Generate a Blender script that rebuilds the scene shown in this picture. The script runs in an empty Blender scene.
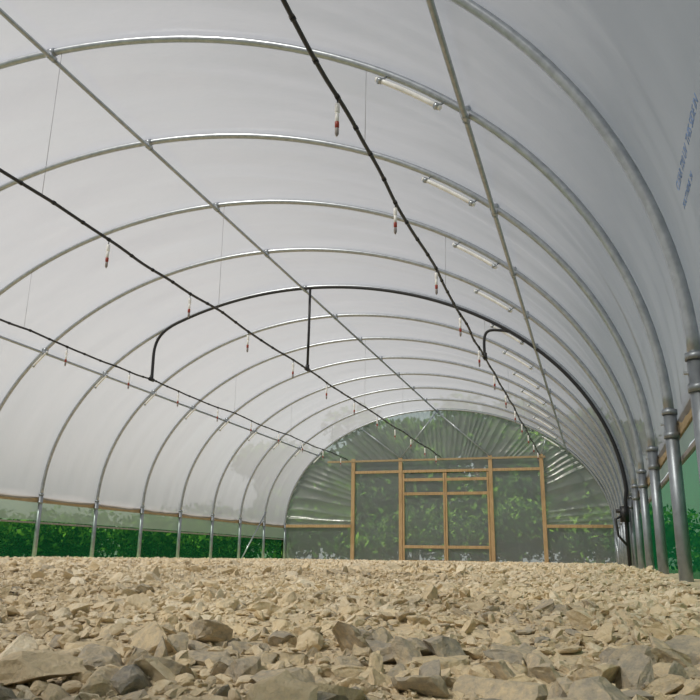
import bpy, bmesh, math, random
import numpy as np
from mathutils import Vector, Matrix, noise
random.seed(4); rng=np.random.default_rng(7)
S=bpy.context.scene
S.view_settings.view_transform='Standard'
CZ=0.10            # camera height (world)
CX=-3.63; HW=4.0   # tunnel centre / half width
ZJ=0.73+CZ; RISE=2.87; TILT=-.06
ZL=ZJ-TILT; ZR=ZJ+TILT
SP=1.311; YEND=18.3
# ---------------------------------------------------------------- materials
def mat(name):
    m=bpy.data.materials.new(name); m.use_nodes=True
    nt=m.node_tree; nt.nodes.clear()
    out=nt.nodes.new('ShaderNodeOutputMaterial')
    return m,nt,out
def N(nt,t,**k):
    n=nt.nodes.new(t)
    for a,b in k.items():
        if a in n.inputs: n.inputs[a].default_value=b
        else: setattr(n,a,b)
    return n
def c4(c): return (c[0],c[1],c[2],1)
def ramp(nt,stops):
    r=nt.nodes.new('ShaderNodeValToRGB'); e=r.color_ramp.elements
    while len(e)<len(stops): e.new(0.5)
    for i,(p,c) in enumerate(stops): e[i].position=p; e[i].color=c4(c)
    return r
def pr(name,col,rough=.5,metal=0,col2=None,scale=20,bump=0,stretch=None):
    m,nt,out=mat(name); p=N(nt,'ShaderNodeBsdfPrincipled'); p.inputs['Roughness'].default_value=rough
    p.inputs['Metallic'].default_value=metal
    nt.links.new(p.outputs[0],out.inputs[0])
    tc=N(nt,'ShaderNodeTexCoord'); mp=N(nt,'ShaderNodeMapping')
    if stretch: mp.inputs['Scale'].default_value=stretch
    nt.links.new(tc.outputs['Object'],mp.inputs[0])
    no=N(nt,'ShaderNodeTexNoise'); no.inputs['Scale'].default_value=scale; no.inputs['Detail'].default_value=5
    nt.links.new(mp.outputs[0],no.inputs[0])
    r=ramp(nt,[(.3,col),(.7,col2 or tuple(x*.8 for x in col))])
    nt.links.new(no.outputs[0],r.inputs[0]); nt.links.new(r.outputs[0],p.inputs['Base Color'])
    if bump:
        b=N(nt,'ShaderNodeBump'); b.inputs['Strength'].default_value=bump; b.inputs['Distance'].default_value=.01
        nt.links.new(no.outputs[0],b.inputs['Height']); nt.links.new(b.outputs[0],p.inputs['Normal'])
    return m
def film(name,dcol,tcol,tmix,transp,gloss=.06,rough=.35,bump=.15,bscale=1.2,tint=(1,1,1),stretch=(1,1,1)):
    m,nt,out=mat(name)
    tc=N(nt,'ShaderNodeTexCoord'); mp=N(nt,'ShaderNodeMapping'); mp.inputs['Scale'].default_value=stretch
    nt.links.new(tc.outputs['Object'],mp.inputs[0])
    no=N(nt,'ShaderNodeTexNoise'); no.inputs['Scale'].default_value=bscale; no.inputs['Detail'].default_value=6
    nt.links.new(mp.outputs[0],no.inputs[0])
    b=N(nt,'ShaderNodeBump'); b.inputs['Strength'].default_value=bump; b.inputs['Distance'].default_value=.1
    nt.links.new(no.outputs[0],b.inputs['Height'])
    d=N(nt,'ShaderNodeBsdfDiffuse'); d.inputs[0].default_value=c4(dcol)
    t=N(nt,'ShaderNodeBsdfTranslucent'); t.inputs[0].default_value=c4(tcol)
    g=N(nt,'ShaderNodeBsdfGlossy'); g.inputs[0].default_value=(.9,.9,.9,1); g.inputs['Roughness'].default_value=rough
    tr=N(nt,'ShaderNodeBsdfTransparent'); tr.inputs[0].default_value=c4(tint)
    for x in (d,t,g): nt.links.new(b.outputs[0],x.inputs['Normal'])
    m1=N(nt,'ShaderNodeMixShader'); m1.inputs[0].default_value=tmix
    nt.links.new(d.outputs[0],m1.inputs[1]); nt.links.new(t.outputs[0],m1.inputs[2])
    m2=N(nt,'ShaderNodeMixShader'); m2.inputs[0].default_value=gloss
    nt.links.new(m1.outputs[0],m2.inputs[1]); nt.links.new(g.outputs[0],m2.inputs[2])
    m3=N(nt,'ShaderNodeMixShader'); m3.inputs[0].default_value=transp
    nt.links.new(m2.outputs[0],m3.inputs[1]); nt.links.new(tr.outputs[0],m3.inputs[2])
    nt.links.new(m3.outputs[0],out.inputs[0])
    return m
M_film=film('polythene_film',(.51,.52,.55),(.305,.31,.335),.58,.18,gloss=.09,rough=.25,bump=.25,bscale=1.0,stretch=(1,1.8,.6))
M_rear=film('rear_shade_film',(.45,.45,.45),(.30,.30,.32),.5,.04)  # low-transmission film for the added wall that shades the foreground
M_end =film('clear_polythene',(.42,.46,.45),(.44,.48,.48),.5,.55,gloss=.12,rough=.15,bump=.35,bscale=1.6,tint=(.85,.92,.88))
M_fan =film('gathered_clear_polythene',(.48,.52,.49),(.40,.45,.43),.5,.46,gloss=.10,rough=.25,bump=.35,bscale=1.6,tint=(.85,.92,.86))
M_skirt=film('skirt_film',(.26,.31,.26),(.17,.22,.17),.5,.25,tint=(.7,.8,.7))
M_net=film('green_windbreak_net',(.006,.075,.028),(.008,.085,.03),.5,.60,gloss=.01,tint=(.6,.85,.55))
M_netr=film('green_windbreak_net_right',(.008,.17,.065),(.012,.25,.10),.6,.35,gloss=.01,tint=(.5,.8,.55))  # right wall net, more vivid green and less see-through
M_galv=pr('galvanised_steel',(.46,.49,.52),.30,.8,(.33,.355,.385),25,.05)
M_leg=pr('galvanised_leg',(.34,.375,.41),.42,.7,(.25,.275,.30),18,.1)
M_wood=pr('pine_timber',(.53,.37,.20),.7,0,(.38,.25,.12),9,.2,(6,6,.6))
M_woodg=pr('weathered_timber',(.44,.33,.19),.8,0,(.29,.22,.12),9,.2,(6,1,6))
M_black=pr('black_polypipe',(.010,.011,.014),.45,0,(.016,.017,.02),12)
M_wire=pr('hanger_wire',(.35,.36,.38),.5,.5)
M_white=pr('white_plastic',(.95,.95,.94),.3)
M_red=pr('red_brown_plastic',(.36,.045,.025),.45)
M_grey=pr('grey_weight',(.30,.27,.26),.5)
M_blue=pr('blue_ink',(.16,.27,.55),.6)
M_bark=pr('bark',(.12,.08,.05),.9,0,(.06,.045,.03),8,.4)
M_grass=pr('grass',(.07,.15,.03),.9,0,(.12,.2,.05),3,.4)
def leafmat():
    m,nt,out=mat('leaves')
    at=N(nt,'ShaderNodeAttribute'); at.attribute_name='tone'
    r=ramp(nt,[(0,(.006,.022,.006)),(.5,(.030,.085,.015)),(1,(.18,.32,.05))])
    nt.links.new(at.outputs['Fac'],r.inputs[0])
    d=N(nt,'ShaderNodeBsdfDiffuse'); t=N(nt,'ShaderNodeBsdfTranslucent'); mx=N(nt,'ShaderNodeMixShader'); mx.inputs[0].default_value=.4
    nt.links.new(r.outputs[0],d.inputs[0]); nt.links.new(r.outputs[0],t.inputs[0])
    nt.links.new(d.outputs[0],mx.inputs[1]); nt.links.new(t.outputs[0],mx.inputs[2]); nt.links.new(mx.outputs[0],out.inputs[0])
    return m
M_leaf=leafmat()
def stonemat(name,usetone=True):
    m,nt,out=mat(name); p=N(nt,'ShaderNodeBsdfPrincipled'); p.inputs['Roughness'].default_value=.9
    tc=N(nt,'ShaderNodeTexCoord')
    no=N(nt,'ShaderNodeTexNoise'); no.inputs['Scale'].default_value=60; no.inputs['Detail'].default_value=9; no.inputs['Roughness'].default_value=.7
    nb=N(nt,'ShaderNodeTexNoise'); nb.inputs['Scale'].default_value=1.3; nb.inputs['Detail'].default_value=3
    nt.links.new(tc.outputs['Object'],no.inputs[0]); nt.links.new(tc.outputs['Object'],nb.inputs[0])
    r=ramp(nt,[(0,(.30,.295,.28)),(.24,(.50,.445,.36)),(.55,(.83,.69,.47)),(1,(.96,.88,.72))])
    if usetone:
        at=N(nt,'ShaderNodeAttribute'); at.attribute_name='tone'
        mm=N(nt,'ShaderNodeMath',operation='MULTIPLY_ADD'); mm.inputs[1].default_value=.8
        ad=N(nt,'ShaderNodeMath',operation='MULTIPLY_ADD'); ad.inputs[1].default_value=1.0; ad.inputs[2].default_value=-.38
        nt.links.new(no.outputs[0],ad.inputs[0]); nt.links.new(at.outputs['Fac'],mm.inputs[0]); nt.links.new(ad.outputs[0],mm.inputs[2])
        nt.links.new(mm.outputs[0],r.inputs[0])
    else:
        nt.links.new(no.outputs[0],r.inputs[0])
    mx=N(nt,'ShaderNodeMixRGB',blend_type='MULTIPLY'); mx.inputs[0].default_value=1
    r2=ramp(nt,[(.35,(.84,.82,.80)),(.65,(1,.98,.93))])
    nt.links.new(nb.outputs[0],r2.inputs[0]); nt.links.new(r.outputs[0],mx.inputs[1]); nt.links.new(r2.outputs[0],mx.inputs[2])
    nt.links.new(mx.outputs[0],p.inputs['Base Color'])
    b=N(nt,'ShaderNodeBump'); b.inputs['Strength'].default_value=1; b.inputs['Distance'].default_value=.01
    nt.links.new(no.outputs[0],b.inputs['Height']); nt.links.new(b.outputs[0],p.inputs['Normal'])
    nt.links.new(p.outputs[0],out.inputs[0]); return m
M_stone=stonemat('limestone'); M_soil=stonemat('crushed_limestone_soil',False)

# ---------------------------------------------------------------- mesh builder
class MB:
    def __init__(s): s.v=[];s.f=[];s.mi=[];s.sm=[];s.mats=[]
    def m(s,mt):
        if mt not in s.mats: s.mats.append(mt)
        return s.mats.index(mt)
    def tube(s,pts,r,mt,seg=10,caps=True):
        i=s.m(mt); pts=[Vector(p) for p in pts]; n=len(pts); base=len(s.v)
        rs=r if isinstance(r,(list,tuple)) else [r]*n
        t0=(pts[1]-pts[0]).normalized()
        up=Vector((0,0,1)) if abs(t0.z)<.9 else Vector((0,1,0))
        nrm=t0.cross(up).normalized()
        for k in range(n):
            a=pts[max(k-1,0)];b=pts[min(k+1,n-1)]; t=(b-a)
            t=t.normalized() if t.length>1e-9 else t0
            nrm=(nrm-t*nrm.dot(t)).normalized(); bn=t.cross(nrm)
            for j in range(seg):
                an=2*math.pi*j/seg
                s.v.append(pts[k]+(nrm*math.cos(an)+bn*math.sin(an))*rs[k])
        for k in range(n-1):
            for j in range(seg):
                j2=(j+1)%seg
                s.f.append((base+k*seg+j,base+k*seg+j2,base+(k+1)*seg+j2,base+(k+1)*seg+j)); s.mi.append(i); s.sm.append(True)
        if caps:
            s.f.append(tuple(base+j for j in reversed(range(seg)))); s.mi.append(i); s.sm.append(False)
            s.f.append(tuple(base+(n-1)*seg+j for j in range(seg))); s.mi.append(i); s.sm.append(False)
    def box(s,lo,hi,mt):
        i=s.m(mt); b=len(s.v)
        for z in (lo[2],hi[2]):
            for x,y in ((lo[0],lo[1]),(hi[0],lo[1]),(hi[0],hi[1]),(lo[0],hi[1])): s.v.append(Vector((x,y,z)))
        for f in ((3,2,1,0),(4,5,6,7),(0,1,5,4),(1,2,6,5),(2,3,7,6),(3,0,4,7)):
            s.f.append(tuple(b+q for q in f)); s.mi.append(i); s.sm.append(False)
    def grid(s,P,mt,smooth=True):   # P[i][j]
        i=s.m(mt); b=len(s.v); n=len(P); m=len(P[0])
        for row in P:
            for p in row: s.v.append(Vector(p))
        for a in range(n-1):
            for c in range(m-1):
                s.f.append((b+a*m+c,b+a*m+c+1,b+(a+1)*m+c+1,b+(a+1)*m+c)); s.mi.append(i); s.sm.append(smooth)
    def obj(s,name,parent=None,bevel=0):
        me=bpy.data.meshes.new(name); me.from_pydata([tuple(v) for v in s.v],[],s.f)
        for q in s.mats: me.materials.append(q)
        me.polygons.foreach_set('material_index',s.mi); me.polygons.foreach_set('use_smooth',s.sm); me.update()
        o=bpy.data.objects.new(name,me); S.collection.objects.link(o)
        if parent: o.parent=parent
        if bevel:
            bv=o.modifiers.new('bevel','BEVEL'); bv.width=bevel; bv.segments=2; bv.limit_method='ANGLE'
        return o
def empty(name):
    e=bpy.data.objects.new(name,None); S.collection.objects.link(e); return e
def hoop_pt(t,y,off=0): return (CX+(HW+off)*math.cos(t), y, ZJ+TILT*math.cos(t)+(RISE+off)*math.sin(t))
def h_at(X,off=0):
    c=(X-CX)/(HW+off); return ZJ+TILT*c+(RISE+off)*math.sqrt(max(0,1-c*c))
def gz(x,y):
    b=CZ-.072-.19*math.exp(-(y/2.6)**2)
    return b+.014*noise.noise(Vector((x*1.4,y*1.4,0)))+.011*noise.noise(Vector((x*5,y*5,3)))+.006*noise.noise(Vector((x*13,y*13,8)))

# ---------------------------------------------------------------- hoops
hoops=[YEND-SP*k for k in range(15)]
hoops[12]=2.80; hoops[13]=1.45; hoops[14]=.1
PX=(-.57,CX,-6.75)
for k,y in enumerate(hoops):
    b=MB()
    b.tube([hoop_pt(math.pi*i/80,y) for i in range(81)],.024,M_galv,14)
    for X,zj in ((CX-HW,ZL),(CX+HW,ZR)):
        b.tube([(X,y,-.25),(X,y,zj+.03)],.031,M_leg,14)
        b.tube([(X,y,zj+.015),(X,y,zj+.04)],.036,M_leg,14)
        b.tube([(X,y,zj-.10),(X,y,zj-.07)],.036,M_leg,14)
        b.tube([(X-.045,y,zj-.03),(X+.045,y,zj-.03)],.006,M_galv,6)
    for (a0,a1) in (((math.radians(50)),(math.radians(42))),((math.radians(141)),(math.radians(146)))):
        b.tube([hoop_pt(a0+(a1-a0)*i/6,y-.035,-.072) for i in range(7)],.015,M_white,10)
        for q in (.06,.94):
            p=hoop_pt(a0+(a1-a0)*q,y-.035,-.095); p2=hoop_pt(a0+(a1-a0)*q,y,0)
            b.tube([p,p2],.007,M_galv,6)
            pa=hoop_pt(a0+(a1-a0)*(q-.03),y-.035,-.072); pb=hoop_pt(a0+(a1-a0)*(q+.03),y-.035,-.072)
            b.tube([pa,pb],.020,M_galv,10)
    for X in PX:
        z=h_at(X); b.tube([(X-.03,y,z),(X+.03,y,z)],.031,M_galv,10); b.tube([(X,y-.035,z-.04),(X,y+.035,z-.04)],.026,M_galv,10)
    b.obj('polytunnel_hoop')
for X,nm in ((PX[1],'ridge_purlin'),(PX[0],'side_purlin'),(PX[2],'side_purlin')):
    b=MB(); z=h_at(X)-.045
    b.tube([(X,0,z),(X,YEND,z)],.0175,M_galv,12); b.obj(nm)
b=MB()
b.tube([(CX-HW+.02,15.75,CZ-.1),(CX-HW+.05,16.95,ZJ+.3)],.016,M_galv); b.obj('corner_brace')
b=MB()
b.tube([(CX+HW-.02,15.75,CZ-.1),(CX+HW-.05,16.95,ZJ+.3)],.016,M_galv); b.obj('corner_brace')

# ---------------------------------------------------------------- film cover
Y0=-1.3; YE=YEND+.03
hs=sorted(hoops)
def hphase(y):
    for p,q in zip(hs,hs[1:]):
        if p<=y<=q: return (y-p)/(q-p)
    return 0.0
b=MB(); P=[]
ny=500
for j in range(ny):
    y=Y0+(YE-Y0)*j/(ny-1)
    sg0=math.sin(math.pi*hphase(y))
    row=[(CX-HW-.04,y,ZL-.06)]
    for i in range(97):
        t=math.pi-math.pi*i/96
        rr=max(0,math.cos(t)); low=.5+1.8*rr**2+.2*max(0,-math.cos(t))**2
        wr=.018*sg0*noise.noise(Vector((y*2.6,t*3.2,1)))+.010*sg0*low*noise.noise(Vector((y*6+t*2,t*2.5,4)))+.004*rr*noise.noise(Vector((y*12+t*5,t*3,11)))
        row.append(hoop_pt(t,y,.036-.022*sg0+wr))
    row.append((CX+HW+.04,y,ZR-.06)); P.append(row)
b.grid(P,M_film); b.obj('polythene_tunnel_cover')
for X,sg,nm,zj in ((CX-HW,-1,'wall_left',ZL),(CX+HW,1,'wall_right',ZR)):
    root=empty(nm)
    b=MB(); xo=X+sg*.038
    ny=200; P=[]
    drop=.34 if sg<0 else .16
    zs=[zj-.07,zj-.09,zj-.07-(drop-.07)*.6,zj-drop]
    for j in range(ny):
        y=Y0+(YE-Y0)*j/(ny-1)
        P.append([(xo+sg*(.008+.03*(q/3)*abs(noise.noise(Vector((y*2.4,q*.5,sg))))),y,z) for q,z in enumerate(zs)])
    b.grid(P,M_skirt); b.obj(nm+'_skirt_film',root)
    b=MB(); P=[]
    for j in range(ny):
        y=Y0+(YE-Y0)*j/(ny-1)
        P.append([(xo+sg*(.06+.04*noise.noise(Vector((y*1.8,q*.7,sg*4)))),y,z) for q,z in enumerate((zj-drop+.03,zj-.5,zj-.7,-.2))])
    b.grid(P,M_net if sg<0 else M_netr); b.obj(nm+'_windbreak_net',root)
    b=MB()
    for y in np.arange(Y0,YE-.05,2.6):
        b.box((xo-.012 if sg<0 else xo-.002,y+.003,zj-.085),(xo+.002 if sg<0 else xo+.012,min(y+2.597,YE),zj-.005),M_woodg)
        b.box((xo+sg*.012-.01,y+.003,zj-drop-.04),(xo+sg*.012+.01,min(y+2.597,YE),zj-drop-.015),M_grey)
    b.obj(nm+'_timber_rail',root,.003)
def label(txt,t,y,size):
    cu=bpy.data.curves.new('lab','FONT'); cu.body=txt; cu.size=size; cu.extrude=.0005
    o=bpy.data.objects.new('tmp',cu); S.collection.objects.link(o); bpy.context.view_layer.update()
    me=bpy.data.meshes.new_from_object(o.evaluated_get(bpy.context.evaluated_depsgraph_get())); bpy.data.objects.remove(o)
    no=bpy.data.objects.new('printed_film_label',me); me.materials.clear(); me.materials.append(M_blue); S.collection.objects.link(no)
    p=Vector(hoop_pt(t,y,-.016)); tg=Vector((-HW*math.sin(t),0,RISE*math.cos(t))).normalized()
    ax=Vector((0,-1,0)); n=ax.cross(tg)
    no.matrix_world=Matrix(((ax.x,tg.x,n.x,p.x),(ax.y,tg.y,n.y,p.y),(ax.z,tg.z,n.z,p.z),(0,0,0,1)))
label('CLEAR 720 UV  THIS SIDE IN',math.radians(8.6),2.30,.04)
label('POLYTHENE  24',math.radians(7.4),2.30,.03)

# ---------------------------------------------------------------- far wall
root=empty('wall_far')
XL,XA,XC,XB,XR=-5.81,-4.575,-3.465,-2.355,-1.157
HT=2.36+CZ; HD=2.08+CZ; HR=ZJ+.04
cxf=-3.48
b=MB(); P=[]
NS=700
for i in range(NS+1):
    an=math.pi*i/NS; dx,dz=math.cos(an),math.sin(an)
    lo,hi=0,6
    for _ in range(30):
        m=(lo+hi)/2; x=cxf+dx*m; z=HR+dz*m
        cc=(x-CX)/(HW-.005)
        if cc**2+((z-ZJ-TILT*cc)/(RISE-.005))**2<1: lo=m
        else: hi=m
    ro=lo
    ri=9
    if dx>1e-6: ri=min(ri,(XR-cxf)/dx)
    if dx<-1e-6: ri=min(ri,(XL-cxf)/dx)
    if dz>1e-6: ri=min(ri,(HT-HR)/dz)
    ri=min(ri,ro-.01)
    row=[]
    s=an*30
    ph=s*1.9+5*noise.noise(Vector((an*4,0,0)))
    amp=.022+.022*noise.noise(Vector((an*7,4,0)))
    for q in range(11):
        f=q/10; r=ri+(ro-ri)*f
        env=.25+.75*f
        d=amp*env*(abs(math.sin(ph+.7*noise.noise(Vector((an*14,f*2,0)))))*2-1)
        d+=.03*noise.noise(Vector((an*6,f*3,7)))
        row.append((cxf+dx*r,YEND+.045+d,HR+dz*r))
    P.append(row)
b.grid(P,M_fan); b.obj('gathered_gable_film',root)
def panel(name,x0,x1,z0,z1,y,parent,amp=.015):
    b=MB(); P=[]
    for i in range(41):
        x=x0+(x1-x0)*i/40
        P.append([(x,y+amp*noise.noise(Vector((x*2.5,z0+(z1-z0)*j/40*1.6,1.3))),z0+(z1-z0)*j/40) for j in range(41)])
    b.grid(P,M_end); return b.obj(name,parent)
panel('film_side_a',CX-HW,XL,0,HR,YEND+.03,root); panel('film_side_b',XR,CX+HW,0,HR,YEND+.03,root)
panel('film_mid_a',XL,XA,0,HT,YEND+.03,root); panel('film_mid_b',XB,XR,0,HT,YEND+.03,root)
panel('film_over_door',XA,XB,HD,HT,YEND+.03,root)
b=MB(); w=.045; y0,y1=YEND-.04,YEND+.02
for X in (XL,XA,XB,XR): b.box((X-w,y0,-.1),(X+w,y1,HT+.06),M_wood)
for (a,c) in ((XL,XA),(XA,XB),(XB,XR)):
    b.box((a+w,y0+.01,HD-.035),(c-w,y1-.005,HD+.03),M_wood)
b.box((-6.5,y0-.012,HT-.03),(XR+.1,y0-.001,HT+.02),M_woodg)
b.box((CX-HW+.03,y0+.01,HR-.05),(XL-w,y1,HR+.02),M_wood); b.box((XR+w,y0+.01,HR-.05),(CX+HW-.03,y1,HR+.02),M_wood)
b.obj('timber_door_frame_parts',root,.004)
b=MB(); top=h_at(CX)-.05
for X in (XA,XB): b.tube([(CX,YEND-.03,top),(X,YEND-.03,HT+.05)],.016,M_galv)
b.tube([(CX-2.0,YEND-.03,h_at(CX-2.0)-.03),(XA,YEND-.03,HT+.05)],.014,M_galv)
b.tube([(XR,YEND-.03,HT+.05),(XR+.15,YEND-.03,h_at(XR+.15)-.02)],.012,M_galv)
b.obj('gable_strut_tubes',root)
for nm,xa,xb in (('door_1',XA+w+.008,XC-.004),('door_2',XC+.004,XB-w-.008)):
    dr=empty(nm); b=MB(); s=.07; za,zb=.03,HD-.05
    ya,yb=YEND-.035,YEND+.012
    for x0,x1 in ((xa,xa+s*.6),(xb-s*.6,xb)): b.box((x0,ya,za),(x1,yb,zb),M_wood)
    for z in (zb-.16,1.53+CZ,.27+CZ): b.box((xa+s*.6,ya+.004,z-.035),(xb-s*.6,yb-.004,z+.035),M_wood)
    b.box((xa+s*.6,ya+.004,za),(xb-s*.6,yb-.004,za+.03),M_wood)
    b.obj(nm+'_timber_leaf',dr,.003)
    panel(nm+'_film',xa+.01,xb-.01,za,zb,YEND+.02,dr,.012)
b=MB(); P=[]
for i in range(61):
    t=math.pi*i/60; p=hoop_pt(t,Y0,.02); P.append([p,(p[0],Y0,-.2)])
b.grid(P,M_rear,False); b.obj('rear_shade_wall')  # unseen wall behind the camera, added to cast shadow over the foreground

# ---------------------------------------------------------------- irrigation
pipes=(-1.18,-3.54,-5.94); HP=2.42+CZ
def pipe_z(X,y):
    return HP-.022*abs(math.sin(math.pi*(y-4.0)/2.6))+.008*noise.noise(Vector((y*2,X,0)))
def pipe_x(X,y): return X+.018*noise.noise(Vector((y*1.6,X*3,5)))
for X in pipes:
    b=MB(); ys=np.linspace(-.5,YEND-.06,220)
    b.tube([(pipe_x(X,y),y,pipe_z(X,y)) for y in ys],.0125,M_black,8)
    for y in np.arange(.75,YEND-.3,1.3/4):
        x=pipe_x(X,y); z=pipe_z(X,y); b.tube([(x,y-.012,z),(x,y+.012,z)],.016,M_black,8)
    b.obj('irrigation_pipe')
b=MB()
for X in pipes:
    for y in [3.35+1.3*k for k in range(-2,12)]:
        x=pipe_x(X,y); z=pipe_z(X,y)-.01
        b.tube([(x,y,z),(x,y,z-.045)],.004,M_black,6)
        b.tube([(x,y,z-.03),(x,y,z-.035),(x,y,z-.085),(x,y,z-.095)],[.007,.014,.014,.007],M_white,10)
        b.tube([(x,y,z-.075),(x,y,z-.155)],[.011,.011],M_white,8)
        b.tube([(x,y,z-.140),(x,y,z-.145),(x,y,z-.175),(x,y,z-.18)],[.008,.0125,.0125,.008],M_red,10)
        b.tube([(x,y,z-.18),(x,y,z-.185),(x,y,z-.215),(x,y,z-.23)],[.008,.011,.011,.004],M_grey,10)
b.obj('hanging_sprinklers')
b=MB()
for X in pipes:
    for k,y in enumerate(hoops):
        if k%2==1 :
            b.tube([(X,y,h_at(X)-.02),(pipe_x(X,y),y,pipe_z(X,y))],.0018,M_wire,5)
b.obj('pipe_hanger_wires')
yf=YEND-7*SP-.045
b=MB()
def fp(t): return hoop_pt(t,yf,-.03)
pts=[(CX+HW-.06,yf,0.0),(CX+HW-.06,yf,ZJ*.5),(CX+HW-.05,yf,ZR)]+[fp(math.radians(d)) for d in range(2,119,2)]
p=Vector(pts[-1]); e=Vector((pipe_x(pipes[2],yf),yf,pipe_z(pipes[2],yf)))
c1=p+Vector((-.55,0,-.18)); c2=e+Vector((.02,0,.42))
def bez(a,b_,c,d,n=16): return [a*(1-u)**3+b_*3*u*(1-u)**2+c*3*u*u*(1-u)+d*u**3 for u in [i/n for i in range(1,n+1)]]
pts+=bez(p,c1,c2,e)
b.tube(pts,.021,M_black,10)
X=pipes[1]; z=h_at(X)-.05; b.tube([(X,yf,z),(X,yf,(z+HP)/2),(pipe_x(X,yf),yf,pipe_z(X,yf))],.018,M_black,10)
X=pipes[0]; e=Vector((pipe_x(X,yf),yf,pipe_z(X,yf))); p=Vector(fp(math.radians(46)))
b.tube([p]+bez(p,p+Vector((-.30,0,.06)),e+Vector((-.02,0,.40)),e),.018,M_black,10)
for X in pipes:
    x=pipe_x(X,yf); z=pipe_z(X,yf); b.tube([(x,yf-.05,z),(x,yf+.05,z)],.027,M_black,10); b.tube([(x,yf,z),(x,yf,z+.06)],.027,M_black,10)
xx=CX+HW-.075
b.tube([(xx,yf-.02,ZR-.25),(xx,yf-.02,ZR-.08)],.05,M_black,12); b.tube([(xx-.09,yf-.02,ZR-.13),(xx+.03,yf-.02,ZR-.13)],.022,M_black,10)
b.tube([(xx,yf-.03,ZR-.17),(xx-.1,yf-.06,ZR-.22),(xx-.08,yf-.08,ZR-.4),(xx,yf-.05,ZR-.5)],.015,M_black,8)
b.obj('feed_main_pipe')

# ---------------------------------------------------------------- floor + rubble
b=MB(); P=[]
ysg=np.concatenate([np.arange(-1.3,5,.03),np.arange(5,YEND+.4,.12)])
xsg=np.concatenate([np.arange(CX-HW-.3,-4.5,.12),np.arange(-4.5,CX+HW+.3,.035)])
P=[[(x,y,gz(x,y)) for x in xsg] for y in ysg]
b.grid(P,M_soil); b.obj('floor')
def variant(sub,seed):
    r=np.random.default_rng(seed)
    bm=bmesh.new(); bmesh.ops.create_icosphere(bm,subdivisions=sub,radius=1)
    V=np.array([v.co[:] for v in bm.verts]); F=np.array([[v.index for v in f.verts] for f in bm.faces]); bm.free()
    off=r.uniform(0,100,3)
    for _ in range(6):
        n=r.normal(size=3); n/=np.linalg.norm(n); d=r.uniform(.22,.6)
        k=V@n; over=np.maximum(k-d,0); V=V-over[:,None]*n*.99
    if sub>=3:
        D=np.array([noise.fractal(Vector(v*2.2+off),.7,2.2,5) for v in V])
        V=V*(1+.15*D)[:,None]
    V+=r.normal(size=V.shape)*(.045 if sub<3 else .014)
    V/=np.abs(V).max()*.85
    V*=np.array([1,r.uniform(.55,.95),r.uniform(.30,.60)])
    return V,F
def scatter(name,pos,size,tone,sub,nvar=18):
    vs=[variant(sub,100+sub*50+i) for i in range(nvar)]
    nv=len(vs[0][0]); n=len(pos)
    AV=np.zeros((n,nv,3),np.float32); AF=np.zeros((n,len(vs[0][1]),3),np.int32)
    for i in range(n):
        V,F=vs[rng.integers(nvar)]
        q=rng.normal(size=4); q[1:3]*=.19; q/=np.linalg.norm(q); w_,x,y,z=q
        R=np.array([[1-2*(y*y+z*z),2*(x*y-z*w_),2*(x*z+y*w_)],[2*(x*y+z*w_),1-2*(x*x+z*z),2*(y*z-x*w_)],[2*(x*z-y*w_),2*(y*z+x*w_),1-2*(x*x+y*y)]])
        AV[i]=(V@R.T)*size[i]+pos[i]; AF[i]=F+i*nv
    me=bpy.data.meshes.new(name); AV=AV.reshape(-1,3); AF=AF.reshape(-1,3)
    me.vertices.add(len(AV)); me.vertices.foreach_set('co',AV.ravel())
    me.loops.add(AF.size); me.loops.foreach_set('vertex_index',AF.ravel())
    me.polygons.add(len(AF)); me.polygons.foreach_set('loop_start',np.arange(0,AF.size,3,dtype=np.int32))
    me.polygons.foreach_set('loop_total',np.full(len(AF),3,dtype=np.int32))
    me.update(); me.validate()
    me.polygons.foreach_set('use_smooth',np.zeros(len(AF),dtype=bool))
    a=me.attributes.new('tone','FLOAT','POINT'); a.data.foreach_set('value',np.repeat(tone,nv).astype(np.float32))
    me.materials.append(M_stone)
    o=bpy.data.objects.new(name,me); S.collection.objects.link(o); return o
def field(n,y0,y1,xlo,xhi,smin,smax,pw,tm=.5,lift=.15):
    y=rng.uniform(y0,y1,n); x=rng.uniform(0,1,n)
    x=np.array([xlo(b_)+(xhi-xlo(b_))*a for a,b_ in zip(x,y)])
    s=smin+(smax-smin)*rng.random(n)**pw
    z=np.array([gz(a,c) for a,c in zip(x,y)])+s*lift
    cl=np.array([noise.noise(Vector((a*1.2,c*1.2,9))) for a,c in zip(x,y)])
    tone=np.clip(tm+.17*rng.normal(size=n)+.22*cl,0,1)
    return np.stack([x,y,z],1),s,tone
def cat(*fs): return [np.concatenate(q) for q in zip(*fs)]
xr=CX+HW-.03
R=empty('limestone_rubble')
lx0=lambda y:-1.1*y-.4
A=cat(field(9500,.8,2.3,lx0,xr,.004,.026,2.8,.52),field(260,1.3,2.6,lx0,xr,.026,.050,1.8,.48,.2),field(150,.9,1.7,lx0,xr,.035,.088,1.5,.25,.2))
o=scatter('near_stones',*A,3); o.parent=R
lx=lambda y:max(-1.05*y-.5,CX-HW+.05)
A=cat(field(42000,2.2,5.5,lx,xr,.005,.022,2.2,.70),field(850,2.2,6,lx,xr,.022,.048,2.2,.62,.25))
o=scatter('middle_stones',*A,2); o.parent=R
A=cat(field(30000,5.2,YEND-.1,lambda y:CX-HW+.05,xr,.012,.038,2.0,.72),field(1500,-1.2,.9,lambda y:-3.5,xr,.01,.04,1.5,.4))
o=scatter('far_stones',*A,1); o.parent=R

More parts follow.
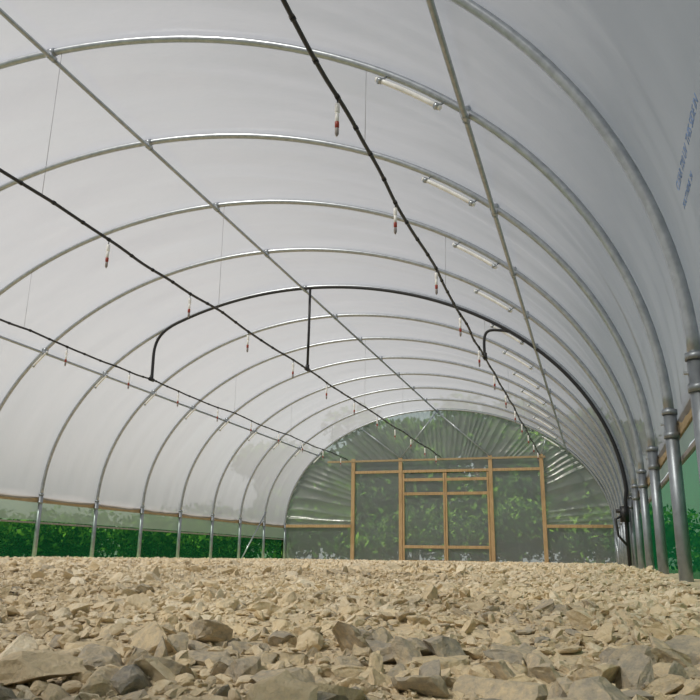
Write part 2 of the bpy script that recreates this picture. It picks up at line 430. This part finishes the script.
# ---------------------------------------------------------------- outside
b=MB(); b.box((-60,-40,-.34),(50,80,-.30),M_grass); b.obj('ground_grass')
def foliage(name,blobs,n,leaf,trunks=()):
    bl=np.array(blobs); wts=bl[:,3]*bl[:,4]*bl[:,5]; wts=wts**.66; wts/=wts.sum()
    idx=rng.choice(len(bl),n,p=wts)
    d=rng.normal(size=(n,3)); d/=np.linalg.norm(d,axis=1)[:,None]; rad=rng.uniform(.45,1.08,n)
    c=bl[idx,:3]+d*rad[:,None]*bl[idx,3:6]
    a=rng.normal(size=(n,3)); a/=np.linalg.norm(a,axis=1)[:,None]
    bb=np.cross(a,rng.normal(size=(n,3))); bb/=np.linalg.norm(bb,axis=1)[:,None]
    sz=leaf*rng.uniform(.6,1.4,n)[:,None]
    V=np.stack([c-a*sz,c-bb*sz*.45,c+a*sz,c+bb*sz*.45],1).reshape(-1,3)
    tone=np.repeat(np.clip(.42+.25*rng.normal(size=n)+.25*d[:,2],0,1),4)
    F=np.arange(4*n).reshape(-1,4)
    tb=MB()
    for p0,p1,r in trunks: tb.tube([p0,(Vector(p0)*.5+Vector(p1)*.5)+Vector((.1,0,0)),p1],[r,r*.75,r*.4],M_bark,8)
    nv=len(V)
    verts=[tuple(v) for v in V]+[tuple(v) for v in tb.v]
    faces=[tuple(f) for f in F.tolist()]+[tuple(q+nv for q in f) for f in tb.f]
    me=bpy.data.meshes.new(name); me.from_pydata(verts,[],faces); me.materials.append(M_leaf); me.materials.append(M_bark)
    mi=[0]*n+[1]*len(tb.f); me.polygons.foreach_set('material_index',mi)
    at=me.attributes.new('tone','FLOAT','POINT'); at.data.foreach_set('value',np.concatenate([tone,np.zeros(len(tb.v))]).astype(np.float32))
    me.update(); o=bpy.data.objects.new(name,me); S.collection.objects.link(o)
for (tx,ty,th,tw) in ((-11.2,26.2,4.6,2.2),(-7.6,26.5,5.6,2.6),(-4.0,27,5.9,2.6),(-1.0,26.2,5.2,2.2),
                      (-13.0,35,6.0,3.4),(-8.2,35.5,7.3,3.6),(-3.6,36,7.6,3.6),(0,35,6.2,2.8)):
    bl=[]
    for _ in range(14):
        a=random.uniform(0,6.28); r=random.uniform(0,.65)*tw
        hz=random.uniform(.14,.86)*th
        bl.append((tx+r*math.cos(a),ty+r*math.sin(a)*.7,hz,tw*.44,tw*.42,th*.14))
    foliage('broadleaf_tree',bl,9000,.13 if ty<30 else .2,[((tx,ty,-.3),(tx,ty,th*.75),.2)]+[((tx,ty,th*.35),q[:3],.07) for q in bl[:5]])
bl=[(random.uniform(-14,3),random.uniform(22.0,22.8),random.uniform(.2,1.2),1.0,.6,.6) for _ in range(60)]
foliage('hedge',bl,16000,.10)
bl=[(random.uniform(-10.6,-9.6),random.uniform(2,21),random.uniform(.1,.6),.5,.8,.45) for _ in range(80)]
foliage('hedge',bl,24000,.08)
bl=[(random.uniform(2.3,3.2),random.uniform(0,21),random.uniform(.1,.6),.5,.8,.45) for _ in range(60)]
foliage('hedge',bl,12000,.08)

# ---------------------------------------------------------------- light
W=bpy.data.worlds.new('sky'); S.world=W; W.use_nodes=True; nt=W.node_tree; nt.nodes.clear()
o=N(nt,'ShaderNodeOutputWorld'); bg=N(nt,'ShaderNodeBackground'); sk=N(nt,'ShaderNodeTexSky')
sk.sky_type='NISHITA'; sk.sun_disc=False; sk.sun_elevation=math.radians(48); sk.sun_rotation=math.radians(230); sk.air_density=1.3; sk.dust_density=3
mx=N(nt,'ShaderNodeMixRGB'); mx.inputs[0].default_value=.5; mx.inputs[2].default_value=(6.5,6.6,6.8,1)
nt.links.new(sk.outputs[0],mx.inputs[1]); nt.links.new(mx.outputs[0],bg.inputs[0]); bg.inputs[1].default_value=.118
nt.links.new(bg.outputs[0],o.inputs[0])
L=bpy.data.lights.new('sun','SUN'); L.energy=8.8; L.angle=math.radians(4); L.color=(1,.95,.85)
lo=bpy.data.objects.new('sun',L); S.collection.objects.link(lo)
d=Vector((.36,.51,-.75)).normalized(); lo.rotation_euler=d.to_track_quat('-Z','Y').to_euler(); lo.location=(-10,-8,15)
# ---------------------------------------------------------------- camera
f=750.0; vx,vy=600-350,-(561-350)
roll=math.radians(.8)
ux=vx*math.cos(roll)-vy*math.sin(roll); uy=vx*math.sin(roll)+vy*math.cos(roll)
a=Vector((ux/f,uy/f,1)).normalized()
phi=math.atan2(-uy,f); upc=Vector((0,math.cos(phi),math.sin(phi)))
r=Vector((upc.y*a.z-upc.z*a.y, upc.z*a.x-upc.x*a.z, upc.x*a.y-upc.y*a.x)).normalized()
if r.x<0: r=-r
right=Vector((r.x,a.x,upc.x)); upv=Vector((r.y,a.y,upc.y)); fwd=Vector((r.z,a.z,upc.z)); bk=-fwd
cam=bpy.data.cameras.new('camera'); cam.sensor_width=36; cam.lens=36*f/700; cam.clip_start=.02
co=bpy.data.objects.new('camera',cam); S.collection.objects.link(co)
M0=Matrix(((right.x,upv.x,bk.x,0),(right.y,upv.y,bk.y,0),(right.z,upv.z,bk.z,CZ),(0,0,0,1)))
co.matrix_world=M0@Matrix.Rotation(roll,4,'Z')
S.camera=co
